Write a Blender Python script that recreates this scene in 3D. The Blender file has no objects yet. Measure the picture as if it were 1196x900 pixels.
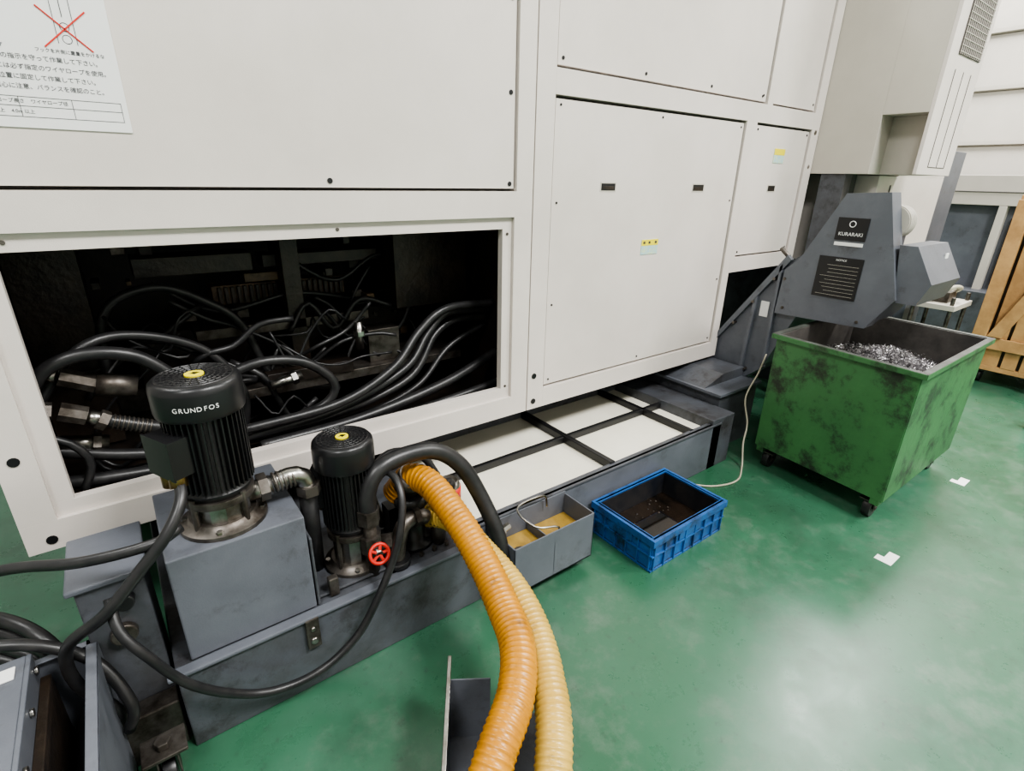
import bpy, bmesh, math, random
from mathutils import Vector, Matrix
random.seed(7)
# ---------------------------------------------------------------- materials
def mat(name, col, rough=0.5, metal=0.0, scale=6.0, col2=None, bump=0.0, bscale=80.0, spec=0.5, lo=0.4, hi=0.65, grime=None, gscale=2.5, glo=0.5, ghi=0.72):
    m=bpy.data.materials.new(name); m.use_nodes=True
    nt=m.node_tree; b=nt.nodes["Principled BSDF"]
    b.inputs["Base Color"].default_value=(*col,1); b.inputs["Roughness"].default_value=rough
    b.inputs["Metallic"].default_value=metal; b.inputs["Specular IOR Level"].default_value=spec
    tc=nt.nodes.new("ShaderNodeTexCoord")
    def noise(sc,c0,c1,l,h,rg=0.65):
        n=nt.nodes.new("ShaderNodeTexNoise"); n.inputs["Scale"].default_value=sc; n.inputs["Detail"].default_value=9; n.inputs["Roughness"].default_value=rg
        nt.links.new(tc.outputs["Object"],n.inputs["Vector"])
        r=nt.nodes.new("ShaderNodeValToRGB"); r.color_ramp.elements[0].position=l; r.color_ramp.elements[1].position=h
        r.color_ramp.elements[0].color=(*c0,1); r.color_ramp.elements[1].color=(*c1,1)
        nt.links.new(n.outputs["Fac"],r.inputs["Fac"]); return r
    out=None
    if col2 is not None:
        out=noise(scale,col,col2,lo,hi).outputs["Color"]
    if grime is not None:
        g=noise(gscale,(0,0,0),(1,1,1),glo,ghi,0.75)
        mx=nt.nodes.new("ShaderNodeMixRGB"); mx.inputs[1].default_value=(*col,1); mx.inputs[2].default_value=(*grime,1)
        nt.links.new(g.outputs["Color"],mx.inputs[0])
        if out: nt.links.new(out,mx.inputs[1])
        out=mx.outputs[0]
    if out: nt.links.new(out,b.inputs["Base Color"])
    if bump>0:
        n2=nt.nodes.new("ShaderNodeTexNoise"); n2.inputs["Scale"].default_value=bscale; n2.inputs["Detail"].default_value=4
        nt.links.new(tc.outputs["Object"],n2.inputs["Vector"])
        bp=nt.nodes.new("ShaderNodeBump"); bp.inputs["Strength"].default_value=bump; bp.inputs["Distance"].default_value=0.01
        nt.links.new(n2.outputs["Fac"],bp.inputs["Height"]); nt.links.new(bp.outputs["Normal"],b.inputs["Normal"])
    return m
M={}
M['cream']=mat('cream_paint',(0.65,0.60,0.555),0.42,col2=(0.59,0.545,0.50),scale=1.5,bump=0.05,bscale=300)
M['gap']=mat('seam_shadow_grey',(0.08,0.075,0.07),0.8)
M['greypaint']=mat('grey_enamel',(0.098,0.106,0.124),0.40,col2=(0.125,0.134,0.155),scale=4,bump=0.05,bscale=200,grime=(0.045,0.043,0.042),gscale=7,glo=0.55,ghi=0.8)
M['greydirty']=mat('oily_grey_enamel',(0.080,0.086,0.100),0.38,col2=(0.055,0.056,0.060),scale=7,bump=0.1,bscale=60,grime=(0.018,0.014,0.012),gscale=6,glo=0.52,ghi=0.7)
M['black']=mat('black_rubber',(0.013,0.013,0.014),0.38,col2=(0.025,0.024,0.024),scale=20)
M['blackpaint']=mat('black_cast_paint',(0.010,0.010,0.011),0.35)
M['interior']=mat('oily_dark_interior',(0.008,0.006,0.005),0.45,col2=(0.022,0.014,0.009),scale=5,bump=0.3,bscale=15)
M['brown']=mat('oily_brown_casting',(0.034,0.023,0.015),0.42,col2=(0.010,0.007,0.005),scale=9,bump=0.3,bscale=40)
M['tan']=mat('oil_stained_tan',(0.20,0.13,0.065),0.5,col2=(0.04,0.024,0.013),scale=12)
M['steel']=mat('stainless_steel',(0.45,0.44,0.42),0.30,metal=1.0,col2=(0.22,0.20,0.17),scale=14)
M['oldsteel']=mat('grimy_steel',(0.16,0.145,0.13),0.42,metal=0.8,col2=(0.05,0.04,0.032),scale=14)
M['brass']=mat('brass',(0.40,0.27,0.11),0.35,metal=1.0,col2=(0.15,0.09,0.04),scale=20)
M['yellowlabel']=mat('yellow_label',(0.80,0.68,0.02),0.5)
M['cyanlabel']=mat('pale_label',(0.35,0.55,0.62),0.5,col2=(0.6,0.68,0.4),scale=60)
M['white']=mat('white_label',(0.76,0.76,0.75),0.5)
M['text']=mat('print_ink',(0.05,0.05,0.06),0.6)
M['red']=mat('red_paint',(0.6,0.03,0.02),0.45)
M['hoseorange']=mat('orange_ribbed_hose',(0.50,0.215,0.010),0.34,col2=(0.36,0.145,0.008),scale=6,lo=0.4,hi=0.7,grime=(0.10,0.045,0.012),gscale=14,glo=0.56,ghi=0.74)
M['hoseyellow']=mat('yellow_ribbed_hose',(0.54,0.36,0.075),0.34,col2=(0.42,0.26,0.045),scale=6,lo=0.4,hi=0.7,grime=(0.17,0.105,0.035),gscale=14,glo=0.58,ghi=0.76)
M['bingreen']=mat('scratched_green_paint',(0.055,0.17,0.060),0.46,col2=(0.040,0.12,0.044),scale=3,bump=0.15,bscale=30,grime=(0.020,0.028,0.018),gscale=6,glo=0.50,ghi=0.64)
M['binrim']=mat('worn_rim_steel',(0.08,0.09,0.08),0.5,col2=(0.035,0.03,0.026),scale=9)
M['binin']=mat('bin_inner_grime',(0.055,0.050,0.047),0.5,col2=(0.12,0.11,0.10),scale=5)
M['chips']=mat('metal_chips',(0.62,0.60,0.61),0.32,metal=1.0)
M['chipsdark']=mat('metal_chip_mass',(0.04,0.037,0.038),0.5,metal=0.5,col2=(0.15,0.14,0.145),scale=60,bump=1.0,bscale=90)
M['blue']=mat('blue_plastic',(0.020,0.105,0.32),0.4,col2=(0.016,0.065,0.20),scale=8,lo=0.4,hi=0.7,grime=(0.012,0.018,0.030),gscale=11,glo=0.50,ghi=0.66)
M['sludge']=mat('dark_oily_liquid',(0.006,0.005,0.004),0.05,col2=(0.020,0.013,0.009),scale=9)
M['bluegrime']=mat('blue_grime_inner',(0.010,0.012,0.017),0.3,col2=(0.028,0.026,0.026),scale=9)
M['coolant']=mat('yellow_coolant',(0.36,0.23,0.05),0.08,col2=(0.20,0.12,0.03),scale=5)
M['traywhite']=mat('white_tray_sheet',(0.80,0.77,0.66),0.4,col2=(0.72,0.69,0.58),scale=3)
M['wood']=mat('pine_board',(0.55,0.33,0.14),0.6,col2=(0.38,0.21,0.085),scale=5)
M['tape']=mat('white_floor_tape',(0.8,0.8,0.78),0.6)
M['cable']=mat('cream_cable',(0.42,0.39,0.30),0.5)
M['olive']=mat('beige_grey_paint',(0.50,0.47,0.41),0.5,col2=(0.46,0.43,0.375),scale=2)
M['mesh']=mat('vent_mesh_dark',(0.07,0.06,0.055),0.6)
M['wallm']=mat('painted_siding',(0.48,0.45,0.40),0.55,col2=(0.42,0.395,0.35),scale=1)
M['ceil']=mat('ceiling_paint',(0.55,0.55,0.54),0.8)
M['roomwall']=mat('workshop_wall_paint',(0.45,0.44,0.42),0.8)
M['greenplastic']=mat('green_bottle',(0.05,0.3,0.1),0.4)
# ---------------------------------------------------------------- builder
class B:
    def __init__(s,name,bevel=0.0):
        s.name=name; s.bm=bmesh.new(); s.mats=[]; s.bevel=bevel
    def mi(s,k):
        if k not in s.mats: s.mats.append(k)
        return s.mats.index(k)
    def box(s,x0,x1,y0,y1,z0,z1,k,M4=None):
        vs=[s.bm.verts.new(Vector(c)) for c in [(x0,y0,z0),(x1,y0,z0),(x1,y1,z0),(x0,y1,z0),(x0,y0,z1),(x1,y0,z1),(x1,y1,z1),(x0,y1,z1)]]
        if M4:
            for v in vs: v.co=M4@v.co
        i=s.mi(k)
        for f in [(0,3,2,1),(4,5,6,7),(0,1,5,4),(1,2,6,5),(2,3,7,6),(3,0,4,7)]:
            s.bm.faces.new([vs[j] for j in f]).material_index=i
    def prism(s,poly,axis,a0,a1,k):
        def mk(p,a):
            return {'x':(a,p[0],p[1]),'y':(p[0],a,p[1]),'z':(p[0],p[1],a)}[axis]
        A=[s.bm.verts.new(mk(p,a0)) for p in poly]; C=[s.bm.verts.new(mk(p,a1)) for p in poly]
        i=s.mi(k); n=len(poly)
        fs=[s.bm.faces.new(A),s.bm.faces.new(C[::-1])]
        for j in range(n): fs.append(s.bm.faces.new([A[j],C[j],C[(j+1)%n],A[(j+1)%n]]))
        for f in fs: f.material_index=i
        bmesh.ops.recalc_face_normals(s.bm,faces=fs)
    def lathe(s,prof,k,M4=Matrix(),seg=32,smooth=True):
        rings=[]
        for r,z in prof:
            rings.append([s.bm.verts.new(M4@Vector((r*math.cos(2*math.pi*j/seg),r*math.sin(2*math.pi*j/seg),z))) for j in range(seg)])
        i=s.mi(k)
        for a,b in zip(rings[:-1],rings[1:]):
            for j in range(seg):
                f=s.bm.faces.new([a[j],a[(j+1)%seg],b[(j+1)%seg],b[j]]); f.material_index=i; f.smooth=smooth
        for rr,fl in ((rings[0],True),(rings[-1],False)):
            f=s.bm.faces.new(rr[::-1] if fl else rr); f.material_index=i
    def cyl(s,p0,p1,r,k,seg=20,r1=None):
        p0=Vector(p0);p1=Vector(p1);d=p1-p0
        M4=Matrix.Translation(p0)@d.to_track_quat('Z','Y').to_matrix().to_4x4()
        s.lathe([(r,0),(r if r1 is None else r1,d.length)],k,M4,seg,seg>8)
    def torus(s,c,n,R,r,k,seg=28,ms=8):
        q=Vector(n).to_track_quat('Z','Y')
        ring=[]
        for j in range(seg):
            a=2*math.pi*j/seg; row=[]
            for m_ in range(ms):
                b=2*math.pi*m_/ms
                row.append(s.bm.verts.new(Vector(c)+q@Vector(((R+r*math.cos(b))*math.cos(a),(R+r*math.cos(b))*math.sin(a),r*math.sin(b)))))
            ring.append(row)
        i=s.mi(k)
        for j in range(seg):
            for m_ in range(ms):
                f=s.bm.faces.new([ring[j][m_],ring[(j+1)%seg][m_],ring[(j+1)%seg][(m_+1)%ms],ring[j][(m_+1)%ms]]); f.material_index=i; f.smooth=True
    def tube(s,pts,r,k,seg=12,step=0.02,rib=0.0,pitch=0.02):
        P=[Vector(p) for p in pts]
        if len(P)==2: P=[P[0],(P[0]+P[1])/2,P[1]]
        P=[P[0]*2-P[1]]+P+[P[-1]*2-P[-2]]
        fine=[]
        for j in range(1,len(P)-2):
            for q in range(20):
                t=q/20; a,b,c,d=P[j-1],P[j],P[j+1],P[j+2]
                fine.append(0.5*((2*b)+(c-a)*t+(2*a-5*b+4*c-d)*t*t+(3*b-a-3*c+d)*t**3))
        fine.append(P[-2])
        if rib>0: step=pitch/6
        L=[0]
        for a,b in zip(fine[:-1],fine[1:]): L.append(L[-1]+(b-a).length)
        n=max(4,int(L[-1]/step)); samp=[];j=0
        for q in range(n+1):
            t=L[-1]*q/n
            while j<len(L)-2 and L[j+1]<t: j+=1
            w=(t-L[j])/max(1e-9,L[j+1]-L[j]); samp.append((fine[j].lerp(fine[j+1],w),t))
        T=(samp[1][0]-samp[0][0]).normalized(); N=T.orthogonal().normalized()
        i=s.mi(k); prev=None; first=None
        for q,(p,t) in enumerate(samp):
            nt=(samp[min(q+1,n)][0]-samp[max(q-1,0)][0]).normalized()
            N=(N-nt*N.dot(nt)).normalized(); Bn=nt.cross(N)
            rr=r+ (rib*max(0,math.cos(2*math.pi*t/pitch))if rib else 0)
            ring=[s.bm.verts.new(p+(N*math.cos(2*math.pi*m_/seg)+Bn*math.sin(2*math.pi*m_/seg))*rr) for m_ in range(seg)]
            if prev:
                for m_ in range(seg):
                    f=s.bm.faces.new([prev[m_],prev[(m_+1)%seg],ring[(m_+1)%seg],ring[m_]]); f.material_index=i; f.smooth=True
            else: first=ring
            prev=ring
        s.bm.faces.new(first[::-1]).material_index=i; s.bm.faces.new(prev).material_index=i
    def done(s,bake=None,parent=None):
        if bake is not None:
            for v in s.bm.verts: v.co=bake@v.co
        zs=[v.co for v in s.bm.verts]
        o=Vector(((min(v.x for v in zs)+max(v.x for v in zs))/2,(min(v.y for v in zs)+max(v.y for v in zs))/2,min(v.z for v in zs)))
        for v in s.bm.verts: v.co-=o
        me=bpy.data.meshes.new(s.name); s.bm.to_mesh(me); s.bm.free()
        for k in s.mats: me.materials.append(M[k])
        ob=bpy.data.objects.new(s.name,me); bpy.context.collection.objects.link(ob)
        ob.location=o
        if s.bevel>0:
            md=ob.modifiers.new("bevel","BEVEL"); md.width=s.bevel; md.segments=2; md.limit_method='ANGLE'; md.angle_limit=math.radians(50)
        if parent: attach(ob,parent)
        return ob
def attach(ob,parent):
    bpy.context.view_layer.update()
    ob.parent=parent; ob.matrix_parent_inverse=parent.matrix_world.inverted()
def text(name,s,loc,rot,size,parent,k='text',ext=0.0004,align='LEFT'):
    c=bpy.data.curves.new(name,'FONT'); c.body=s; c.size=size; c.extrude=ext; c.align_x=align; c.align_y='CENTER'
    c.materials.append(M[k]); o=bpy.data.objects.new(name,c); bpy.context.collection.objects.link(o)
    o.location=loc; o.rotation_euler=rot; attach(o,parent); return o
H90=math.pi/2
# ---------------------------------------------------------------- room
def floor_mat():
    m=bpy.data.materials.new('green_epoxy_floor'); m.use_nodes=True; nt=m.node_tree; b=nt.nodes["Principled BSDF"]
    tc=nt.nodes.new("ShaderNodeTexCoord")
    def N(sc,d,rg):
        n=nt.nodes.new("ShaderNodeTexNoise"); n.inputs["Scale"].default_value=sc; n.inputs["Detail"].default_value=d; n.inputs["Roughness"].default_value=rg
        nt.links.new(tc.outputs["Object"],n.inputs["Vector"]); return n
    def R(n,a,b_,c0,c1):
        r=nt.nodes.new("ShaderNodeValToRGB"); r.color_ramp.elements[0].position=a; r.color_ramp.elements[1].position=b_
        r.color_ramp.elements[0].color=(*c0,1); r.color_ramp.elements[1].color=(*c1,1); nt.links.new(n.outputs["Fac"],r.inputs["Fac"]); return r
    n1=N(0.9,9,0.6); n2=N(6,12,0.75); n3=N(2.0,12,0.72); n4=N(28,8,0.75)
    r=R(n1,0.35,0.68,(0.026,0.102,0.052),(0.046,0.138,0.083))
    r2=R(n2,0.50,0.74,(0,0,0),(0.75,0.75,0.75)); r3=R(n3,0.50,0.70,(0,0,0),(0.6,0.6,0.6)); r4=R(n4,0.58,0.70,(0,0,0),(0.55,0.55,0.55))
    mx=nt.nodes.new("ShaderNodeMixRGB"); mx.inputs[2].default_value=(0.115,0.165,0.125,1)
    nt.links.new(r2.outputs["Color"],mx.inputs[0]); nt.links.new(r.outputs["Color"],mx.inputs[1])
    my=nt.nodes.new("ShaderNodeMixRGB"); my.inputs[2].default_value=(0.024,0.058,0.036,1)
    nt.links.new(r3.outputs["Color"],my.inputs[0]); nt.links.new(mx.outputs[0],my.inputs[1])
    mz=nt.nodes.new("ShaderNodeMixRGB"); mz.inputs[2].default_value=(0.025,0.035,0.027,1)
    nt.links.new(r4.outputs["Color"],mz.inputs[0]); nt.links.new(my.outputs[0],mz.inputs[1]); nt.links.new(mz.outputs[0],b.inputs["Base Color"])
    mr=nt.nodes.new("ShaderNodeMapRange"); mr.inputs[1].default_value=0.3; mr.inputs[2].default_value=0.7; mr.inputs[3].default_value=0.24; mr.inputs[4].default_value=0.38
    nt.links.new(n2.outputs["Fac"],mr.inputs[0]); nt.links.new(mr.outputs[0],b.inputs["Roughness"])
    bp=nt.nodes.new("ShaderNodeBump"); bp.inputs["Strength"].default_value=0.05; bp.inputs["Distance"].default_value=0.01
    nt.links.new(n2.outputs["Fac"],bp.inputs["Height"]); nt.links.new(bp.outputs["Normal"],b.inputs["Normal"])
    b.inputs["Specular IOR Level"].default_value=0.75
    return m
M['floor']=floor_mat()
b=B('floor'); b.box(-6,9.2,-6,8,-0.1,0,'floor'); b.done()
b=B('ceiling'); b.box(-6,9.2,-6,8,7.0,7.1,'ceil'); b.done()
b=B('wall_far'); b.box(9.05,9.2,-6,8,0,7,'wallm')
z=1.37
for i in range(9):
    b.prism([(9.05,z),(9.05,z+0.61),(9.035,z+0.60),(8.99,z+0.05),(8.99,z+0.01)],'y',-6,8,'wallm')
    z+=0.61
wall=b.done()
b=B('wall_back'); b.box(-6,9,7.9,8,0,7,'roomwall'); b.done()
b=B('wall_left'); b.box(-6.1,-6,-6,8,0,7,'roomwall'); b.done()
b=B('wall_front'); b.box(-6,9,-6.1,-6,0,7,'roomwall'); b.done()
# ---------------------------------------------------------------- machine
b=B('cnc_machine_enclosure',0.003)
FY=1.812; PY=1.824
def fr(x0,x1,z0,z1,y0=FY,y1=1.86,k='cream'): b.box(x0,x1,y0,y1,z0,z1,k)
TOP=2.9
fr(-0.37,1.457,0.45,0.545); fr(-0.37,1.457,1.347,1.447); fr(-0.37,-0.285,0.545,1.347); fr(1.365,1.457,0.545,1.347)
fr(1.374,1.457,1.447,TOP)
fr(-0.285,1.365,1.30,1.347,1.828); fr(-0.285,1.365,0.545,0.59,1.828); fr(-0.285,-0.235,0.59,1.30,1.828); fr(1.317,1.365,0.59,1.30,1.828)
fr(-0.37,1.366,1.457,TOP,PY)
fr(1.463,1.56,0.45,TOP); fr(1.56,2.953,0.45,0.545); fr(1.56,3.69,1.813,1.907)
fr(2.953,3.02,0.45,1.813); fr(3.02,3.057,0.98,1.813); fr(3.057,3.69,0.98,1.07); fr(3.69,3.78,0.98,TOP); fr(3.127,3.182,1.907,TOP)
fr(1.572,2.944,0.556,1.801,PY); fr(3.068,3.681,1.08,1.801,PY); fr(1.572,3.118,1.919,TOP,PY); fr(3.191,3.681,1.919,TOP,PY)
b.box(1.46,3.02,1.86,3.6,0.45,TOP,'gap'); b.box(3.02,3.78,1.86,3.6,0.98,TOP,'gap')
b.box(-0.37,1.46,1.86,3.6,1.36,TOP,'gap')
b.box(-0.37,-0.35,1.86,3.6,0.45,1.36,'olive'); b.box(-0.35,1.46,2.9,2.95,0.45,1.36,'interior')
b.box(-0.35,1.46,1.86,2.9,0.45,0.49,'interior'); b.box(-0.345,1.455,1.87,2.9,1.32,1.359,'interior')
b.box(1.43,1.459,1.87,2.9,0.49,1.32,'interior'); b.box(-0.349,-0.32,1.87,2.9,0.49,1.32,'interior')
for (x,y) in ((1.5,2.8),(2.8,2.8),(-0.2,2.8)): b.cyl((x,y,0),(x,y,0.45),0.05,'oldsteel')
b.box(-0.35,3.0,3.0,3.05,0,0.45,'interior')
for x in (1.914,2.605,3.35):
    w=0.052 if x<3 else 0.045
    b.box(x-w,x+w,1.8225,1.825,1.445,1.488,'olive'); b.box(x-w+0.006,x+w-0.006,1.8215,1.823,1.451,1.482,'blackpaint'); b.box(x-w+0.016,x+w-0.016,1.821,1.822,1.454,1.470,'brown')
def hole(x,z,r=0.008,y=PY,k='blackpaint'): b.cyl((x,y+0.001,z),(x,y-0.003,z),r,k,12)
for x,z in ((0.62,1.478),(1.345,1.475),(1.345,2.1),(1.345,1.8)): hole(x,z,0.009)
for x,z in ((0.63,1.325),(0.6,0.57),(-0.21,1.325),(1.34,1.28),(1.34,0.6)): hole(x,z,0.006,1.828,'oldsteel')
for x,z in ((-0.33,0.75),(-0.33,1.25),(1.50,0.49),(1.50,0.62),(-0.31,0.485)): hole(x,z,0.014,FY)
for x in (1.6,2.25,2.92):
    for z in (0.58,1.78): hole(x,z,0.005)
for z in (0.95,1.4):
    for x in (1.6,2.92): hole(x,z,0.005)
for x in (3.09,3.66):
    for z in (1.1,1.78,1.95): hole(x,z,0.006)
for x in (1.6,2.1,2.6,3.08): hole(x,1.945,0.007)
hole(3.735,1.8,0.014,FY,'steel'); hole(3.735,1.6,0.012,FY,'steel')
b.box(2.19,2.32,1.8212,1.825,1.14,1.215,'cyanlabel'); b.box(2.19,2.32,1.8205,1.822,1.185,1.215,'yellowlabel')
b.box(3.31,3.43,1.8212,1.825,1.61,1.69,'cyanlabel'); b.box(3.31,3.43,1.8205,1.822,1.655,1.69,'yellowlabel')
for xx,zz in ((2.21,1.2),(2.3,1.2),(2.25,1.2)): b.box(xx-0.008,xx+0.008,1.8198,1.821,zz-0.006,zz+0.006,'text')
machine=b.done()
# ---------------------------------------------------------------- warning sign
b=B('wire_rope_warning_sign',0.001)
b.box(-0.36,0.112,1.8205,1.8235,1.588,1.95,'white')
Rm=Matrix.Translation((0.022,0,1.806))
for s in (1,-1):
    b.box(-0.062,0.062,1.8185,1.8203,-0.0016,0.0016,'red',Rm@Matrix.Rotation(s*math.radians(42),4,'Y'))
for dx in (-0.018,0.018): b.box(0.022+dx-0.0006,0.022+dx+0.0006,1.8195,1.8206,1.775,1.88,'text')
b.box(0.021,0.0225,1.8195,1.8206,1.83,1.9,'text')
for zz in (1.785,1.81): b.torus((0.022,1.8202,zz),(0,1,0),0.009,0.0008,'text',16,6)
for dx in (-0.03,0.0): b.torus((-0.12+dx,1.8202,1.80),(0,1,0),0.014,0.0008,'text',16,6)
b.box(-0.136,-0.1345,1.8195,1.8206,1.78,1.88,'text')
for zz in (1.655,1.635,1.612): b.box(-0.35,0.10,1.8195,1.8206,zz-0.0005,zz+0.0005,'text')
for xx in (-0.2,-0.10,-0.0,0.099): b.box(xx-0.0005,xx+0.0005,1.8195,1.8206,1.612,1.655,'text')
sign=b.done()
R=(H90,0,0)
text('caption_1','吊上げ用ワイヤロープ',(-0.22,1.8202,1.757),R,0.012,sign)
text('caption_2','フックを片側に重量をかけるな',(-0.045,1.8202,1.757),R,0.0095,sign)
for i,t in enumerate(('吊り上げる時は、下記の指示を守って作業して下さい。','１．機械の吊り上げには必ず指定のワイヤロープを使用。','２．各部品を所定の位置に固定して作業して下さい。','３．吊り上げ時の重心に注意、バランスを確認のこと。')):
    text('line_%d'%i,t,(-0.235,1.8202,1.738-i*0.0205),R,0.0125,sign)
text('table_1','全重量     最大幅      ワイヤロープ長さ    ワイヤロープ径',(-0.26,1.8202,1.645),R,0.010,sign)
text('table_2','18000kg    5000kg     4.0m 以上    4.0m 以上',(-0.26,1.8202,1.623),R,0.010,sign)
attach(sign,machine)
# ---------------------------------------------------------------- interior hoses
b=B('hose_bundle')
hs=[([(-0.30,1.98,0.80),(-0.15,2.0,0.98),(0.0,2.05,1.0),(0.2,2.1,0.9),(0.3,2.1,0.72),(0.28,2.1,0.55)],0.016),
 ([(-0.1,2.2,0.8),(-0.06,2.2,1.05),(0.1,2.2,1.12),(0.25,2.2,1.05),(0.35,2.2,0.95),(0.45,2.2,0.7),(0.7,2.2,0.62)],0.016),
 ([(0.2,1.95,0.83),(0.35,1.95,0.87),(0.5,1.95,0.84),(0.6,1.95,0.74),(0.56,1.95,0.66),(0.4,1.97,0.61)],0.018),
 ([(0.25,1.92,0.64),(0.6,1.92,0.66),(0.85,1.95,0.75),(1.0,2.0,0.87),(1.15,2.02,0.95),(1.42,2.05,0.94)],0.018),
 ([(0.25,1.94,0.60),(0.6,1.96,0.62),(0.92,1.99,0.72),(1.06,2.04,0.84),(1.18,2.06,0.92),(1.42,2.09,0.90)],0.018),
 ([(0.2,2.0,0.56),(0.6,2.0,0.58),(0.95,2.02,0.66),(1.12,2.08,0.82),(1.25,2.1,0.87),(1.42,2.1,0.86)],0.018),
 ([(0.3,1.93,0.555),(0.7,1.95,0.56),(1.1,1.97,0.62),(1.42,2.02,0.70)],0.022),
 ([(0.1,2.05,0.54),(0.7,2.05,0.53),(1.0,2.05,0.60),(1.2,2.1,0.74),(1.42,2.12,0.82)],0.014),
 ([(0.4,2.0,0.53),(0.8,1.95,0.53),(1.1,1.92,0.56),(1.42,1.95,0.58)],0.018),
 ([(-0.32,1.95,0.60),(-0.15,1.93,0.58),(0.05,1.95,0.55),(0.2,2.0,0.53)],0.022),
 ([(-0.32,2.0,0.70),(-0.1,1.97,0.63),(0.1,1.97,0.59),(0.35,2.0,0.56)],0.02),
 ([(-0.3,1.9,0.78),(-0.22,1.9,0.74),(-0.18,1.9,0.66),(-0.22,1.9,0.56)],0.012),
 ([(0.55,2.5,1.28),(0.62,2.4,1.15),(0.8,2.4,1.05),(1.0,2.4,1.15),(1.2,2.4,1.1)],0.01),
 ([(0.1,2.4,1.1),(0.3,2.35,0.98),(0.6,2.35,1.02),(0.9,2.4,0.95)],0.01)]
for p,r in hs: b.tube(p,r,'black',10,0.03)
for i in range(28):
    x0=random.uniform(-0.28,0.9); z0=random.uniform(0.55,1.10); y0=random.uniform(2.1,2.4)
    p=[(x0,y0,z0)]
    for q in range(4): p.append((min(1.4,p[-1][0]+random.uniform(0.04,0.16)),y0+random.uniform(-.04,.04),max(0.52,min(1.25,p[-1][2]+random.uniform(-0.14,0.12)))))
    b.tube(p,random.choice((0.005,0.008,0.012)),'black',8,0.03)
b.tube([(-0.28,1.93,0.88),(-0.22,1.93,0.96),(-0.12,1.93,0.99),(0.0,1.93,0.96),(0.10,1.93,0.86)],0.020,'black',12)
for p0,p1,r,sg in (((-0.285,1.93,0.80),(-0.285,1.93,0.86),0.028,8),((-0.285,1.93,0.86),(-0.28,1.93,0.90),0.021,16),((-0.32,1.93,0.83),(-0.24,1.93,0.83),0.022,16),((-0.255,1.93,0.835),(-0.235,1.93,0.83),0.032,6),
    ((-0.22,1.93,0.83),(-0.16,1.93,0.80),0.03,8),((-0.16,1.93,0.80),(-0.12,1.93,0.775),0.022,16),((-0.135,1.93,0.785),(-0.115,1.93,0.77),0.031,6),
    ((-0.2,1.98,0.92),(-0.12,1.98,0.88),0.03,8),((-0.12,1.98,0.88),(-0.02,1.98,0.85),0.036,16),((-0.24,2.0,0.93),(-0.2,1.98,0.92),0.022,16),
    ((-0.25,2.0,0.70),(-0.13,2.0,0.67),0.026,16),((-0.17,2.0,0.68),(-0.15,2.0,0.675),0.036,6),((0.1,2.0,0.70),(0.1,2.0,0.86),0.02,12),((0.1,2.0,0.80),(0.1,2.0,0.83),0.032,6),
    ((0.40,2.1,0.72),(0.52,2.1,0.74),0.018,12),((0.48,2.1,0.733),(0.50,2.1,0.737),0.028,6),((0.78,2.12,0.80),(0.78,2.12,0.92),0.016,12),((0.78,2.12,0.86),(0.78,2.12,0.88),0.026,6)):
    b.cyl(p0,p1,r,'steel' if r<0.03 else 'oldsteel',sg)
b.tube([(-0.12,1.93,0.775),(0.0,1.93,0.72),(0.12,1.95,0.67),(0.3,1.95,0.6)],0.021,'black')
for i in range(9): b.torus((-0.1+i*0.011,1.93,0.765-i*0.005),(1,0,-.45),0.022,0.003,'oldsteel',16,6)
b.done(parent=machine)
b=B('internal_guide_rails',0.003)
b.box(0.62,1.3,2.5,2.6,1.27,1.33,'tan'); b.box(-0.1,0.55,2.5,2.6,1.22,1.32,'brown'); b.box(0.3,0.85,2.45,2.55,0.98,1.06,'tan')
b.box(0.0,1.35,2.6,2.75,0.60,0.86,'brown'); b.box(0.05,0.45,2.35,2.5,1.13,1.2,'brown'); b.box(1.02,1.4,2.25,2.5,0.92,1.27,'brown')
b.box(0.5,1.0,2.4,2.52,1.13,1.18,'brown'); b.box(0.2,0.9,2.3,2.6,0.88,0.92,'oldsteel'); b.box(0.55,0.62,2.3,2.5,0.6,1.3,'brown'); b.box(-0.3,-0.1,2.4,2.6,0.5,1.3,'brown')
b.box(0.3,1.3,2.15,2.5,0.66,0.70,'oldsteel'); b.box(0.4,0.75,2.14,2.2,0.70,0.75,'interior'); b.box(0.85,1.0,2.2,2.3,0.70,0.85,'oldsteel')
b.box(0.42,0.6,2.395,2.40,1.075,1.11,'tan')
for i in range(22): b.box(0.32+i*0.024,0.335+i*0.024,2.43,2.45,0.985,1.055,'brown')
for i in range(26): b.box(0.65+i*0.024,0.662+i*0.024,2.48,2.5,1.275,1.325,'brown')
for i in range(30):
    x=random.uniform(-0.2,1.3); z=random.choice((0.94,1.08,1.2,0.72)); s=random.uniform(0.015,0.05)
    b.box(x,x+s,2.35+random.uniform(0,.2),2.6,z,z+s,random.choice(('brown','oldsteel','brown','tan')))
for i in range(12): b.cyl((0.06+i*0.11,2.58,0.82),(0.06+i*0.11,2.60,0.82),0.012,'oldsteel',6)
b.box(-0.3,1.4,2.7,2.89,0.49,0.6,'oldsteel')
b.done(parent=machine)
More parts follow.
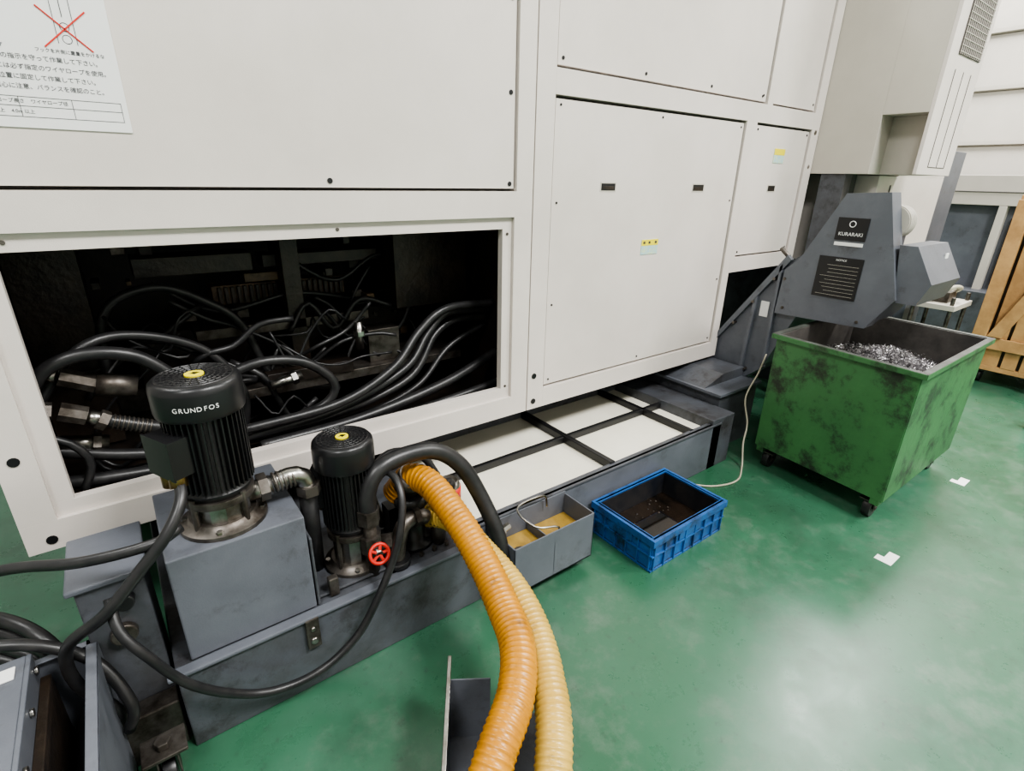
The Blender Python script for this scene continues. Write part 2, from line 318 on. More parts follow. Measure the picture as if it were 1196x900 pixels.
# ---------------------------------------------------------------- coolant tank
b=B('coolant_tank',0.004)
b.box(-0.09,0.9,1.31,2.3,0.0,0.27,'greydirty')
b.box(-0.11,0.9,1.30,1.335,0.262,0.275,'greypaint')
b.box(0.9,2.5,1.39,1.41,0.0,0.275,'greypaint')
b.box(0.9,2.5,1.41,2.6,0.0,0.235,'greydirty')
b.box(0.9,2.5,1.385,1.43,0.262,0.275,'greydirty')
b.box(0.93,2.42,1.435,2.6,0.236,0.244,'traywhite')
b.box(2.42,2.62,1.39,2.6,0.0,0.30,'greydirty')
b.box(1.655,1.685,1.42,2.6,0.245,0.285,'blackpaint'); b.box(0.93,2.42,1.74,1.765,0.246,0.28,'blackpaint'); b.box(2.26,2.285,1.42,2.6,0.245,0.28,'blackpaint')
b.box(0.93,2.42,2.1,2.14,0.246,0.3,'greydirty')
b.box(-0.05,0.285,1.335,1.70,0.275,0.60,'greypaint')
b.box(0.289,0.297,1.335,1.60,0.275,0.52,'greydirty')
b.box(0.30,0.60,1.36,1.70,0.275,0.285,'greydirty')
b.box(0.33,0.36,1.345,1.37,0.275,0.34,'oldsteel')
b.box(0.235,0.275,1.296,1.312,0.16,0.27,'oldsteel'); b.cyl((0.255,1.29,0.19),(0.255,1.31,0.19),0.012,'steel',12); b.cyl((0.255,1.29,0.235),(0.255,1.31,0.235),0.008,'steel',12)
b.box(-0.24,-0.10,1.40,1.62,0.0,0.56,'greydirty'); b.box(-0.255,-0.09,1.39,1.63,0.555,0.57,'greypaint')
b.box(-0.24,-0.10,1.34,1.40,0.0,0.16,'oldsteel')
b.cyl((-0.17,1.38,0.40),(-0.17,1.40,0.40),0.03,'oldsteel'); b.cyl((-0.15,1.37,0.50),(-0.15,1.40,0.50),0.022,'black')
tank=b.done()
# ---------------------------------------------------------------- pumps
def pump(x,y,z0,z1,R,base,ta,label):
    b=B('coolant_pump',0.0015)
    T=Matrix.Translation((x,y,z0)); H=z1-z0; bh=base
    b.lathe([(R*1.05,0),(R*1.05,0.012),(R*0.86,0.018),(R*0.80,0.03)],'oldsteel',T)
    b.lathe([(R*0.70,0.03),(R*0.70,bh-0.02)],'steel',T,12,False)
    b.lathe([(R*0.84,bh-0.02),(R*0.84,bh)],'oldsteel',T)
    for i in range(4):
        a=i*H90+0.6; b.cyl((x+R*0.79*math.cos(a),y+R*0.79*math.sin(a),z0+0.01),(x+R*0.79*math.cos(a),y+R*0.79*math.sin(a),z0+bh+0.008),0.008,'oldsteel',8)
        b.cyl((x+R*0.92*math.cos(a+.7),y+R*0.92*math.sin(a+.7),z0+0.01),(x+R*0.92*math.cos(a+.7),y+R*0.92*math.sin(a+.7),z0+0.022),0.009,'steel',6)
    mz=H-0.085
    b.lathe([(R*0.75,bh),(R*0.84,bh+0.02),(R*0.74,bh+0.03),(R*0.74,mz)],'blackpaint',T)
    nf=40
    for i in range(nf):
        a=2*math.pi*i/nf
        b.box(R*0.7,R*0.90,-0.002,0.002,bh+0.03,mz+0.01,'blackpaint',T@Matrix.Rotation(a,4,'Z'))
    b.lathe([(R*0.88,mz-0.004),(R*0.98,mz-0.008),(R,mz+0.003),(R,mz+0.058),(R*0.975,mz+0.072),(R*0.90,mz+0.080),(R*0.8,mz+0.081)],'blackpaint',T,48)
    for i in range(5): b.torus((x,y,z1-0.004),(0,0,1),R*(0.30+0.13*i),0.003,'black',36,6)
    for i in range(24):
        a=2*math.pi*i/24; b.box(R*0.26,R*0.82,-0.0015,0.0015,mz+0.081,mz+0.0835,'black',T@Matrix.Rotation(a,4,'Z'))
    b.lathe([(R*0.21,mz+0.081),(R*0.21,mz+0.086)],'yellowlabel',T)
    b.prism([(x-0.012,y),(x-0.002,y-0.004),(x-0.002,y-0.010),(x+0.014,y),(x-0.002,y+0.010),(x-0.002,y+0.004)],'z',z0+mz+0.086,z0+mz+0.0866,'blackpaint')
    Tt=T@Matrix.Rotation(ta,4,'Z')
    b.box(R*0.6,R*1.18,-0.05,0.05,bh+0.10,bh+0.20,'blackpaint',Tt)
    b.box(R*1.18,R*1.22,-0.053,0.053,bh+0.097,bh+0.203,'blackpaint',Tt)
    b.cyl(Tt@Vector((R*0.95,-0.03,bh+0.10)),Tt@Vector((R*0.95,-0.03,bh+0.05)),0.018,'brass',10)
    ob=b.done()
    if label:
        s='GRUNDFOS'
        for i,ch in enumerate(s):
            a=-H90-0.18+(i-3.5)*0.125
            text('badge_%d'%i,ch,(x+(R+0.0006)*math.cos(a),y+(R+0.0006)*math.sin(a),z0+mz+0.028),(H90,0,a+H90),0.0165,ob,'white',0.0003,'CENTER')
    return ob
pump(0.105,1.455,0.60,1.03,0.105,0.10,math.radians(205),True)
pump(0.455,1.465,0.285,0.75,0.093,0.14,math.radians(150),False)
# ---------------------------------------------------------------- pipe fittings
b=B('pipe_fittings')
b.cyl((0.17,1.45,0.66),(0.235,1.45,0.665),0.028,'steel',16); b.cyl((0.20,1.45,0.664),(0.225,1.45,0.665),0.04,'oldsteel',6)
b.tube([(0.24,1.45,0.665),(0.28,1.45,0.675),(0.32,1.45,0.665),(0.335,1.45,0.62)],0.026,'steel',14)
for i in range(5): b.torus((0.245+i*0.012,1.45,0.668),(1,0,0.1),0.027,0.004,'oldsteel',18,6)
b.cyl((0.335,1.45,0.63),(0.335,1.45,0.60),0.036,'oldsteel',6); b.cyl((0.335,1.47,0.60),(0.335,1.50,0.275),0.028,'black',12)
b.cyl((0.50,1.43,0.34),(0.58,1.38,0.36),0.03,'oldsteel',8)
b.cyl((0.485,1.38,0.27),(0.485,1.38,0.50),0.022,'oldsteel',12)
b.cyl((0.485,1.38,0.47),(0.485,1.38,0.52),0.036,'oldsteel',6); b.cyl((0.485,1.38,0.36),(0.485,1.38,0.42),0.034,'oldsteel',8)
b.cyl((0.485,1.38,0.39),(0.485,1.31,0.39),0.012,'steel',10)
b.torus((0.485,1.315,0.39),(0,1,-0.5),0.030,0.006,'red')
for i in range(5):
    a=i*2*math.pi/5; b.cyl((0.485,1.315,0.39),(0.485+0.03*math.cos(a),1.315+0.012*math.sin(a),0.39+0.026*math.sin(a)),0.005,'red',6)
b.lathe([(0.07,0),(0.07,0.015),(0.045,0.02),(0.045,0.16),(0.06,0.165),(0.06,0.19),(0.05,0.2)],'blackpaint',Matrix.Translation((0.665,1.45,0.275)))
b.cyl((0.74,1.40,0.275),(0.74,1.40,0.40),0.028,'oldsteel',12); b.cyl((0.74,1.40,0.36),(0.74,1.40,0.39),0.04,'oldsteel',6)
b.tube([(0.565,1.37,0.29),(0.575,1.37,0.36),(0.60,1.38,0.41),(0.655,1.39,0.42),(0.69,1.39,0.40)],0.026,'oldsteel',14)
b.cyl((0.565,1.37,0.275),(0.565,1.37,0.30),0.045,'blackpaint',16); b.cyl((0.64,1.39,0.42),(0.66,1.39,0.42),0.038,'oldsteel',6)
b.tube([(0.74,1.40,0.40),(0.75,1.40,0.45),(0.80,1.42,0.46),(0.83,1.47,0.44)],0.024,'black')
b.lathe([(0.04,0),(0.045,0.01),(0.045,0.13),(0.035,0.15)],'steel',Matrix.Translation((0.855,1.52,0.275)))
b.lathe([(0.047,0),(0.047,0.05)],'red',Matrix.Translation((0.855,1.52,0.35)))
b.box(0.60,0.89,1.50,1.56,0.275,0.40,'blackpaint')
b.tube([(0.60,1.56,0.30),(0.58,1.6,0.46),(0.66,1.62,0.55),(0.78,1.6,0.52),(0.84,1.58,0.42)],0.015,'black')
for i in range(6):
    xx=0.6+0.05*i; b.cyl((xx,1.36,0.275),(xx,1.36,0.29),0.008,'oldsteel',6)
b.cyl((0.90,1.30,0.27),(0.99,1.31,0.285),0.014,'steel',6); b.cyl((0.93,1.303,0.274),(0.96,1.306,0.28),0.02,'steel',6)
b.done(parent=tank)
# ---------------------------------------------------------------- overflow box
b=B('coolant_catch_box',0.002)
x0,x1,y0,y1,z0,z1=0.94,1.34,1.205,1.384,0.05,0.26
b.box(x0,x1,y0,y1,z0,z0+0.008,'greypaint')
b.box(x0,x1,y0,y0+0.006,z0,z1,'greypaint'); b.box(x0,x1,y1-0.006,y1,z0,z1+0.01,'greypaint')
b.box(x0,x0+0.006,y0,y1,z0,z1,'greypaint'); b.box(x1-0.006,x1,y0,y1,z0,z1,'greypaint')
b.box(1.13,1.136,y0,y1,z0,z1-0.05,'greypaint')
b.box(x0+0.006,x1-0.006,y0+0.006,y1-0.006,z0+0.01,0.17,'coolant')
b.tube([(1.22,1.36,0.25),(1.20,1.36,0.31),(1.05,1.34,0.32),(1.07,1.25,0.28),(1.16,1.22,0.26),(1.17,1.24,0.18)],0.004,'steel',8)
b.cyl((1.02,1.27,0.17),(1.02,1.27,0.18),0.03,'oldsteel',16)
b.done(parent=tank)
# ---------------------------------------------------------------- hoses
b=B('ribbed_suction_hose')
b.tube([(0.63,1.50,0.46),(0.665,1.45,0.535),(0.695,1.36,0.545),(0.71,1.20,0.485),(0.705,1.05,0.42),(0.68,0.92,0.38),(0.64,0.80,0.365),(0.56,0.70,0.35),(0.44,0.62,0.32),(0.25,0.5,0.2),(0.05,0.35,0.07),(-0.2,0.2,0.055)],0.045,'hoseorange',24,rib=0.0028,pitch=0.016)
b.cyl((0.655,1.465,0.50),(0.672,1.435,0.55),0.050,'oldsteel',24)
b.done()
b=B('ribbed_suction_hose')
b.tube([(0.72,1.46,0.36),(0.765,1.34,0.39),(0.77,1.18,0.37),(0.775,1.05,0.35),(0.762,0.93,0.33),(0.73,0.82,0.31),(0.68,0.72,0.295),(0.60,0.6,0.27),(0.42,0.42,0.15),(0.25,0.25,0.06),(0.0,0.05,0.055)],0.043,'hoseyellow',24,rib=0.0028,pitch=0.016)
b.done()
b=B('rubber_coolant_hose')
b.tube([(0.485,1.38,0.50),(0.49,1.39,0.57),(0.53,1.40,0.63),(0.62,1.41,0.65),(0.74,1.41,0.635),(0.83,1.39,0.56),(0.885,1.35,0.44),(0.915,1.28,0.30),(0.925,1.25,0.16),(0.92,1.25,0.035)],0.029,'black',18)
b.done()
b=B('power_cable')
b.tube([(0.02,1.40,0.80),(0.015,1.34,0.76),(-0.03,1.30,0.70),(-0.10,1.29,0.63),(-0.18,1.29,0.55),(-0.27,1.34,0.46),(-0.28,1.36,0.33),(-0.22,1.34,0.2),(-0.30,1.45,0.03)],0.014,'black')
b.cyl((0.018,1.37,0.775),(0.02,1.40,0.83),0.02,'brass',10)
b.tube([(-0.9,1.7,0.45),(-0.6,1.6,0.56),(-0.36,1.48,0.63),(-0.2,1.36,0.66),(-0.06,1.31,0.68),(0.0,1.33,0.69)],0.013,'black')
b.tube([(-0.17,1.33,0.56),(-0.165,1.28,0.50),(-0.13,1.25,0.43),(-0.058,1.25,0.277),(0.055,1.26,0.15),(0.16,1.255,0.11),(0.27,1.25,0.12),(0.37,1.25,0.18),(0.44,1.25,0.28),(0.50,1.26,0.38),(0.54,1.27,0.48),(0.57,1.31,0.57),(0.57,1.38,0.62),(0.53,1.45,0.60)],0.012,'black')
b.tube([(-0.9,1.62,0.30),(-0.6,1.50,0.42),(-0.40,1.44,0.46),(-0.25,1.38,0.38),(-0.19,1.31,0.25),(-0.21,1.31,0.17)],0.014,'black')
b.done()
b=B('floor_cable_bundle')
for k_ in range(4):
    o=0.05*k_
    b.tube([(-1.6,1.9+o,0.02),(-1.1,1.8+o,0.10+o),(-0.75,1.72+o,0.26+o*0.6),(-0.5,1.62+o*0.5,0.33+o*0.5),(-0.33,1.5,0.22+o),(-0.30,1.46,0.02+o*0.4)],0.017,'black')
b.done()
# ---------------------------------------------------------------- blue crate
b=B('plastic_crate',0.003)
x0,x1,y0,y1=1.50,2.01,1.02,1.375; zt=0.16
def wl(o,za,zb,k,tt=0.006):
    b.box(x0-o,x1+o,y0-o,y0-o+tt,za,zb,k); b.box(x0-o,x1+o,y1+o-tt,y1+o,za,zb,k); b.box(x0-o,x0-o+tt,y0-o+tt,y1+o-tt,za,zb,k); b.box(x1+o-tt,x1+o,y0-o+tt,y1+o-tt,za,zb,k)
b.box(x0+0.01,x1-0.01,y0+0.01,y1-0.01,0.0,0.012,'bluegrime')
wl(-0.012,0.0,zt,'blue',0.010)
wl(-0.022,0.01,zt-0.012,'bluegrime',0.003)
wl(0,zt-0.008,zt,'blue',0.026); wl(0,zt-0.032,zt-0.008,'blue',0.005); wl(-0.004,0.072,0.080,'blue',0.013); wl(-0.006,0.0,0.010,'blue',0.012)
for i in range(8):
    xx=x0+0.02+(x1-x0-0.04)*i/7
    for ya_,yb_ in ((y0+0.003,y0+0.014),(y1-0.014,y1-0.003)): b.box(xx-0.003,xx+0.003,ya_,yb_,0.004,zt-0.008,'blue')
for i in range(6):
    yy=y0+0.02+(y1-y0-0.04)*i/5
    for xa_,xb_ in ((x0+0.003,x0+0.014),(x1-0.014,x1-0.003)): b.box(xa_,xb_,yy-0.003,yy+0.003,0.004,zt-0.008,'blue')
b.box(x0+0.006,x0+0.012,1.14,1.26,0.085,0.125,'blue'); b.box(1.68,1.83,y0+0.006,y0+0.012,0.085,0.125,'blue')
b.box(x0+0.025,x1-0.025,y0+0.025,y1-0.025,0.012,0.040,'sludge')
for i in range(30):
    xx=random.uniform(x0+0.04,x1-0.1); yy=random.uniform(y0+0.2,y1-0.04); s=random.uniform(0.003,0.008)
    b.lathe([(s,0),(s*0.6,s*0.5)],'brown',Matrix.Translation((xx,yy,0.039)),7)
b.done()
# ---------------------------------------------------------------- green bin
BM=Matrix(((1,0.10,0,3.13),(0,1,0,0.95),(0,0,1,0),(0,0,0,1)))
b=B('chip_bin_cart',0.003)
L,W,zb,zt=0.465,0.33,0.13,0.77
b.box(-L,L,-W,W,zb,zb+0.01,'bingreen')
for s in (-1,1):
    b.box(-L,L,s*W-0.004,s*W+0.004,zb,zt,'bingreen'); b.box(s*L-0.004,s*L+0.004,-W,W,zb,zt,'bingreen')
    b.box(-L+0.006,L-0.006,s*(W-0.007)-0.002,s*(W-0.007)+0.002,zb+0.02,zt-0.001,'binin'); b.box(s*(L-0.007)-0.002,s*(L-0.007)+0.002,-W+0.006,W-0.006,zb+0.02,zt-0.001,'binin')
    b.box(-L-0.022,L+0.022,s*(W+0.010)-0.014,s*(W+0.010)+0.014,zt-0.006,zt+0.004,'binrim'); b.box(s*(L+0.010)-0.014,s*(L+0.010)+0.014,-W,W,zt-0.006,zt+0.004,'binrim')
    b.box(-L-0.022,L+0.022,s*(W+0.022)-0.003,s*(W+0.022)+0.003,zt-0.022,zt+0.003,'bingreen'); b.box(s*(L+0.022)-0.003,s*(L+0.022)+0.003,-W-0.02,W+0.02,zt-0.022,zt+0.003,'bingreen')
    b.box(-L,L,s*(W-0.03)-0.02,s*(W-0.03)+0.02,zb-0.03,zb,'bingreen')
for sx in (-1,1):
    for sy in (-1,1):
        cx,cy=sx*(L-0.07),sy*(W-0.06)
        b.box(cx-0.045,cx+0.045,cy-0.04,cy+0.04,zb-0.04,zb-0.03,'oldsteel')
        b.box(cx-0.02,cx+0.03,cy-0.026,cy-0.022,0.035,zb-0.035,'oldsteel'); b.box(cx-0.02,cx+0.03,cy+0.022,cy+0.026,0.035,zb-0.035,'oldsteel')
        b.cyl((cx,cy-0.018,0.05),(cx,cy+0.018,0.05),0.05,'black',24); b.cyl((cx,cy-0.03,0.05),(cx,cy+0.03,0.05),0.01,'oldsteel',8)
binob=b.done(BM)
b=B('metal_chip_pile')
def hz(x,y):
    return 0.56+0.12*math.exp(-((x-0.05)**2/0.07+(y-0.0)**2/0.06))+0.015*math.sin(17*x+3)*math.sin(21*y)
N=30; g=[[b.bm.verts.new((-0.45+0.90*i/N,-0.315+0.63*j/N,hz(-0.45+0.90*i/N,-0.315+0.63*j/N)+random.uniform(-.010,.010))) for j in range(N+1)] for i in range(N+1)]
mi=b.mi('chipsdark')
for i in range(N):
    for j in range(N): b.bm.faces.new([g[i][j],g[i+1][j],g[i+1][j+1],g[i][j+1]]).material_index=mi
b.mi('chips')
for q in range(2600):
    x=random.uniform(-0.43,0.43); y=random.uniform(-0.30,0.30)
    if random.random()<0.6: x=max(-.42,min(.42,random.gauss(0.05,0.2))); y=max(-.3,min(.3,random.gauss(-0.02,0.16)))
    r=random.uniform(0.003,0.007); tl=random.uniform(0.02,0.06); w=random.uniform(0.0015,0.003)
    q_=Matrix.Translation((x,y,hz(x,y)+random.uniform(0.0,0.02)))@Matrix.Rotation(random.uniform(0,6.28),4,'Z')@Matrix.Rotation(random.uniform(-0.9,0.9),4,'X')
    prev=None; n=random.randint(8,16); kk=b.mats.index(random.choice(('chips','chips','chipsdark')))
    for s in range(n):
        a=s*1.0; c=Vector((r*math.cos(a),-tl/2+tl*s/n,r*math.sin(a)))
        v=[b.bm.verts.new(q_@c),b.bm.verts.new(q_@(c+Vector((0,w,0))))]
        if prev:
            f=b.bm.faces.new([prev[0],prev[1],v[1],v[0]]); f.material_index=kk
        prev=v
b.done(BM,parent=binob)
# ---------------------------------------------------------------- chip conveyor
b=B('chip_conveyor',0.004)
X0,X1=3.03,3.42
body=[(2.6,0.0),(1.93,0.0),(1.80,0.20),(1.494,0.476),(1.36,0.82),(1.02,0.83),(0.93,0.98),(1.00,1.20),(1.30,1.22),(1.45,1.10),(1.862,0.518),(2.0,0.42),(2.6,0.42)]
b.prism(body,'x',X0+0.01,X1-0.01,'greypaint')
hood=[(1.48,0.80),(1.01,0.815),(0.91,0.978),(1.045,1.469),(1.24,1.458),(1.40,1.12),(1.47,1.05)]
b.prism(hood,'x',X0-0.02,X0+0.09,'greypaint')
b.prism([(1.47,1.13),(1.445,1.105),(1.845,0.52),(1.875,0.52)],'x',X0-0.02,X0+0.01,'greypaint')
b.prism([(1.494,0.49),(1.48,0.465),(1.79,0.19),(1.81,0.205)],'x',X0-0.02,X0+0.01,'greypaint')
b.prism([(1.62,0.86),(1.60,0.88),(1.62,0.38),(1.64,0.36)],'x',X0-0.015,X0+0.01,'greypaint')
b.prism([(1.50,1.06),(1.485,1.08),(1.485,0.48),(1.50,0.47)],'x',X0-0.02,X0+0.01,'greypaint')
for yy,zz in ((1.52,0.99),(1.62,0.84),(1.72,0.69),(1.6,0.42),(1.7,0.33),(1.46,1.0),(1.44,0.84),(1.05,0.84)): b.cyl((X0-0.024,yy,zz),(X0+0.01,yy,zz),0.009,'oldsteel',6)
b.cyl((X0-0.006,1.47,1.12),(X0-0.006,1.52,1.16),0.012,'oldsteel',10)
b.box(X0+0.004,X0+0.009,1.53,1.58,0.76,0.85,'white')
b.prism([(0.96,1.235),(0.885,1.235),(0.79,1.07),(0.83,0.965),(0.92,0.965)],'x',X0+0.0,3.44,'greypaint')
b.box(3.32,3.36,0.845,0.85,1.14,1.19,'white')
b.cyl((X0+0.09,1.05,1.33),(X0+0.17,1.05,1.33),0.075,'olive',24)
for i in range(5): b.torus((X0+0.10+i*0.016,1.05,1.33),(1,0,0),0.078,0.004,'olive',24,6)
b.box(X0+0.09,X0+0.17,1.0,1.2,1.19,1.28,'greydirty')
b.box(2.63,3.02,1.50,2.5,0.0,0.36,'greydirty'); b.box(2.60,3.03,1.48,2.5,0.36,0.375,'greypaint')
b.prism([(2.62,0.375),(3.02,0.375),(3.02,0.43),(2.80,0.43)],'y',1.60,2.3,'greydirty')
xp=X0-0.021
b.box(xp-0.003,xp,1.105,1.25,1.235,1.345,'blackpaint'); b.box(xp-0.003,xp,1.11,1.245,1.208,1.225,'white')
b.box(xp-0.003,xp,1.085,1.30,0.94,1.15,'blackpaint')
for i in range(9): b.box(xp-0.0036,xp-0.0029,1.10,1.285-random.uniform(0,.05),0.955+i*0.019,0.9562+i*0.019,'olive')
b.torus((xp-0.003,1.178,1.315),(1,0,0),0.014,0.002,'white')
conv=b.done()
text('nameplate_text','KURARAKI',(xp-0.0035,1.178,1.265),(H90,0,-H90),0.024,conv,'white',0.0003,'CENTER')
text('plate_title','NOTICE',(xp-0.0035,1.19,1.135),(H90,0,-H90),0.014,conv,'white',0.0003,'CENTER')
# ---------------------------------------------------------------- upper right cabinet
b=B('electrical_cabinet',0.003)
xa,xb,ya,yb,zz0=3.785,4.34,1.22,2.6,1.56
b.box(xa,xb,1.47,yb,zz0,3.6,'olive'); b.box(xa,xb,ya+0.02,1.47,1.88,3.6,'olive'); b.box(3.95,xb,ya+0.02,1.47,zz0,1.88,'olive')
b.box(xa,xb,ya,ya+0.02,zz0,3.6,'cream')
b.box(3.93,3.935,ya-0.003,ya,1.6,2.1,'gap'); b.box(4.2,4.205,ya-0.003,ya,1.6,2.1,'gap'); b.box(3.93,4.205,ya-0.003,ya,1.6,1.604,'gap'); b.box(4.07,4.073,ya-0.003,ya,1.6,2.1,'gap')
b.box(3.91,4.27,ya-0.006,ya,2.17,2.6,'mesh')
for i in range(14): b.box(3.91,4.27,ya-0.010,ya-0.005,2.18+i*0.03,2.184+i*0.03,'olive')
for i in range(12): b.box(3.915+i*0.03,3.918+i*0.03,ya-0.010,ya-0.005,2.17,2.6,'olive')
b.box(3.80,3.9,1.6,1.75,0.0,1.56,'greydirty'); b.box(3.95,4.02,1.62,1.7,0.0,1.56,'gap')
b.done()
b=B('tool_magazine_housing',0.004)
b.box(4.05,5.25,1.50,3.2,0.98,1.555,'cream'); b.box(4.36,5.25,1.50,3.2,1.555,1.90,'cream'); b.box(4.10,5.2,1.56,3.2,0.0,0.98,'greydirty'); b.box(4.25,4.262,1.495,1.50,1.0,1.5,'gap')
b.box(4.1,4.25,1.48,1.50,1.35,1.45,'blackpaint')
b.box(5.25,5.6,1.50,3.2,0.0,1.75,'greypaint')
b.done()
b=B('neighbouring_machine',0.01)
b.box(7.6,8.6,-1.5,2.6,1.32,1.62,'wallm'); b.box(7.7,8.6,-1.5,2.6,0.0,1.32,'greypaint'); b.box(7.66,7.7,0.9,1.5,0.5,1.2,'blackpaint'); b.box(7.6,7.7,1.55,1.62,0.0,1.32,'wallm'); b.box(7.6,7.7,0.8,0.86,0.0,1.32,'olive')
b.box(7.59,7.6,-1.5,2.6,1.45,1.46,'gap')
b.box(7.4,8.4,0.9,2.2,0.0,0.45,'greydirty')
b.done()
# ---------------------------------------------------------------- wooden crate on dolly
b=B('wooden_crate',0.003)
yA,yB,xA,xB=1.06,0.1,5.5,6.5
b.box(xA+0.03,xA+0.04,yB,yA-0.03,0.16,1.5,'brown')
y_=yA
for i in range(8):
    w_=(0.085,0.10,0.09,0.11,0.08,0.1,0.09,0.1)[i]; b.box(xA+random.uniform(-0.006,0.006),xA+0.022,y_-w_,y_,0.16,1.5+random.uniform(-.06,.08),'wood'); y_-=w_+0.022
for i in range(8):
    x_=xA+0.02+0.12*i; b.box(x_,x_+0.10,yA-0.02,yA,0.16,1.5,'wood')
b.box(xA-0.03,xA-0.008,yB,yA,0.3,0.39,'wood'); b.box(xA-0.03,xA-0.008,yB,yA,1.2,1.29,'wood'); b.box(xA-0.06,xA-0.03,yA-0.09,yA,0.16,1.42,'wood'); b.box(xA-0.06,xA-0.03,yA-0.55,yA-0.46,0.16,1.42,'wood')
b.prism([(yA-0.09,0.40),(yA-0.18,0.40),(yA-0.47,1.19),(yA-0.38,1.19)],'x',xA-0.05,xA-0.03,'wood')
b.box(xA,xB,yB,yA,0.12,0.16,'wood')
for x_ in (xA+0.1,xB-0.1):
    for y_ in (yA-0.1,yB+0.1):
        b.cyl((x_,y_-0.02,0.05),(x_,y_+0.02,0.05),0.05,'black'); b.box(x_-0.04,x_+0.04,y_-0.035,y_+0.035,0.09,0.12,'oldsteel')
b.done()
b=B('parts_cart',0.003)
b.box(5.0,5.42,1.12,1.42,0.62,0.66,'olive'); b.box(5.02,5.40,1.14,1.40,0.2,0.23,'greypaint')
for x_ in (5.03,5.39):
    for y_ in (1.15,1.39): b.cyl((x_,y_,0.06),(x_,y_,0.72),0.014,'oldsteel',8); b.cyl((x_,y_-0.015,0.04),(x_,y_+0.015,0.04),0.04,'black',16)
b.box(5.1,5.25,1.2,1.33,0.66,0.74,'oldsteel'); b.cyl((5.32,1.25,0.66),(5.32,1.25,0.76),0.04,'steel'); b.tube([(5.05,1.3,0.68),(5.12,1.2,0.78),(5.25,1.18,0.76),(5.3,1.3,0.68)],0.015,'cable')
b.done()
b=B('spray_bottle'); b.lathe([(0.05,0.0),(0.055,0.01),(0.055,0.15),(0.02,0.2),(0.02,0.24)],'greenplastic',Matrix.Translation((4.7,0.43,0))); b.done()
# ---------------------------------------------------------------- cream cable
b=B('thin_power_cord')
b.tube([(2.98,1.46,0.56),(2.93,1.46,0.45),(2.80,1.44,0.33),(2.72,1.36,0.22),(2.66,1.33,0.12),(2.60,1.28,0.008),(2.45,1.22,0.006),(2.30,1.26,0.006),(2.2,1.36,0.006)],0.005,'cable',8)
b.done()
# ---------------------------------------------------------------- floor markings
for mx_,my_ in ((2.43,0.48),(3.48,0.50)):
    b=B('floor_tape_mark')
    b.box(mx_-0.05,mx_+0.05,my_-0.02,my_+0.02,0.0002,0.0015,'tape'); b.box(mx_-0.05,mx_-0.01,my_+0.02,my_+0.045,0.0002,0.0015,'tape'); b.done()
# ---------------------------------------------------------------- hose trough near camera
b=B('steel_hose_trough',0.002)
Tm=Matrix.Translation((0.643,0.894,0))@Matrix.Rotation(math.radians(-33),4,'Z')
w=0.135
b.box(-w,w,-0.55,0,0.0,0.005,'greydirty',Tm); b.box(-w-0.003,-w,-0.55,0,0.0,0.25,'greypaint',Tm); b.box(w,w+0.003,-0.55,0,0.0,0.21,'greypaint',Tm)
b.box(-w-0.003,-w+0.008,-0.55,0,0.247,0.25,'steel',Tm); b.box(w-0.012,w+0.003,-0.55,0,0.207,0.21,'steel',Tm)
b.box(-w,-0.02,-0.062,-0.058,0.0,0.23,'greypaint',Tm)
b.done()
# ---------------------------------------------------------------- lower left hopper
b=B('steel_hopper',0.003)
x0,x1,y0,y1,zt=-0.50,-0.225,0.85,1.42,0.40
b.box(x0,x1,y0,y1,0.0,0.02,'greydirty')
b.box(x1-0.005,x1,y0,y1,0,zt,'greypaint'); b.box(x0,x0+0.005,y0,y1,0,zt,'greypaint'); b.box(x0,x1,y1-0.005,y1,0,zt,'greypaint'); b.box(x0,x1,y0,y0+0.005,0,zt,'greypaint')
b.box(x1-0.025,x1,y0,y1,zt-0.004,zt,'greypaint'); b.box(x0,x1,y1-0.02,y1,zt-0.004,zt,'greypaint')
b.prism([(-0.345,0.02),(x1-0.006,0.02),(x1-0.006,0.36),(-0.345,0.10)],'y',y0+0.01,y1-0.01,'greypaint')
b.tube([(-0.30,1.0,0.16),(-0.295,1.02,0.30),(-0.285,1.03,0.40),(-0.27,1.0,0.42),(-0.25,0.95,0.38)],0.014,'steel',10)
b.box(-0.355,-0.345,0.86,1.41,0.06,0.43,'greypaint'); b.box(-0.345,-0.325,1.1,1.4,0.08,0.36,'brown')
for yy in (1.1,1.25,1.38): b.cyl((-0.345,yy,0.40),(-0.337,yy,0.40),0.010,'steel',6)
b.box(-0.50,-0.355,0.86,1.41,0.40,0.43,'greypaint')
b.box(-0.41,-0.37,1.34,1.38,0.43,0.435,'white')
b.done()
b=B('swivel_caster',0.002)
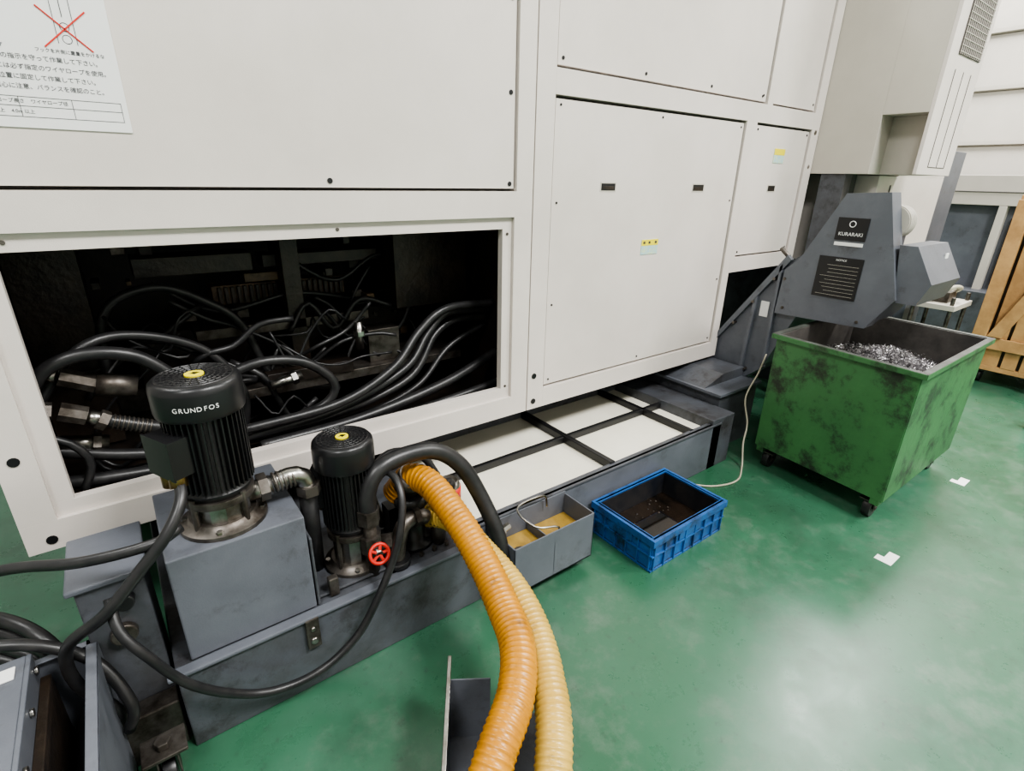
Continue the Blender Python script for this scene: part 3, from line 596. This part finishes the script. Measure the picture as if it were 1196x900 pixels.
b.box(-0.20,-0.10,1.21,1.29,0.12,0.13,'oldsteel'); b.box(-0.175,-0.17,1.23,1.27,0.03,0.12,'oldsteel'); b.box(-0.13,-0.125,1.23,1.27,0.03,0.12,'oldsteel')
b.cyl((-0.165,1.25,0.04),(-0.135,1.25,0.04),0.04,'black',20); b.cyl((-0.15,1.25,0.13),(-0.15,1.25,0.15),0.02,'oldsteel',6)
b.done()
# ---------------------------------------------------------------- lights
def area(x,y,z,sx,sy,p,col=(1,0.99,0.975)):
    l=bpy.data.lights.new('high_bay_lamp','AREA'); l.shape='RECTANGLE'; l.size=sx; l.size_y=sy; l.energy=p; l.color=col
    o=bpy.data.objects.new('high_bay_lamp',l); bpy.context.collection.objects.link(o); o.location=(x,y,z)
area(7.3,2.4,6.3,2.6,1.6,800); area(2.4,-2.6,6.3,1.6,1.4,680); area(-2.5,-1.8,6.3,1.6,1.4,330); area(6.5,-2.6,6.3,1.6,1.4,540); area(2.0,4.5,6.3,1.6,1.6,150); area(-2.5,3.5,6.3,1.6,1.6,200)
w=bpy.data.worlds.new('w'); bpy.context.scene.world=w; w.use_nodes=True; w.node_tree.nodes['Background'].inputs[0].default_value=(0.8,0.85,0.9,1); w.node_tree.nodes['Background'].inputs[1].default_value=0.3
try: bpy.context.scene.view_settings.look='AgX - Medium High Contrast'
except Exception: pass
# ---------------------------------------------------------------- camera
th=math.radians(52.9);p=math.radians(21.6);ro=math.radians(1.2)
F=Vector((math.cos(th)*math.cos(p),math.sin(th)*math.cos(p),-math.sin(p)))
R0=Vector((math.sin(th),-math.cos(th),0));U0=R0.cross(F)
r=R0*math.cos(ro)+U0*math.sin(ro);u=-R0*math.sin(ro)+U0*math.cos(ro)
cd=bpy.data.cameras.new('camera'); cd.sensor_width=36; cd.lens=36*614/1196; cd.clip_start=0.02
co=bpy.data.objects.new('camera',cd); bpy.context.collection.objects.link(co)
m=Matrix((( r.x,u.x,-F.x,0),(r.y,u.y,-F.y,0),(r.z,u.z,-F.z,1.5),(0,0,0,1))); co.matrix_world=m
bpy.context.scene.camera=co
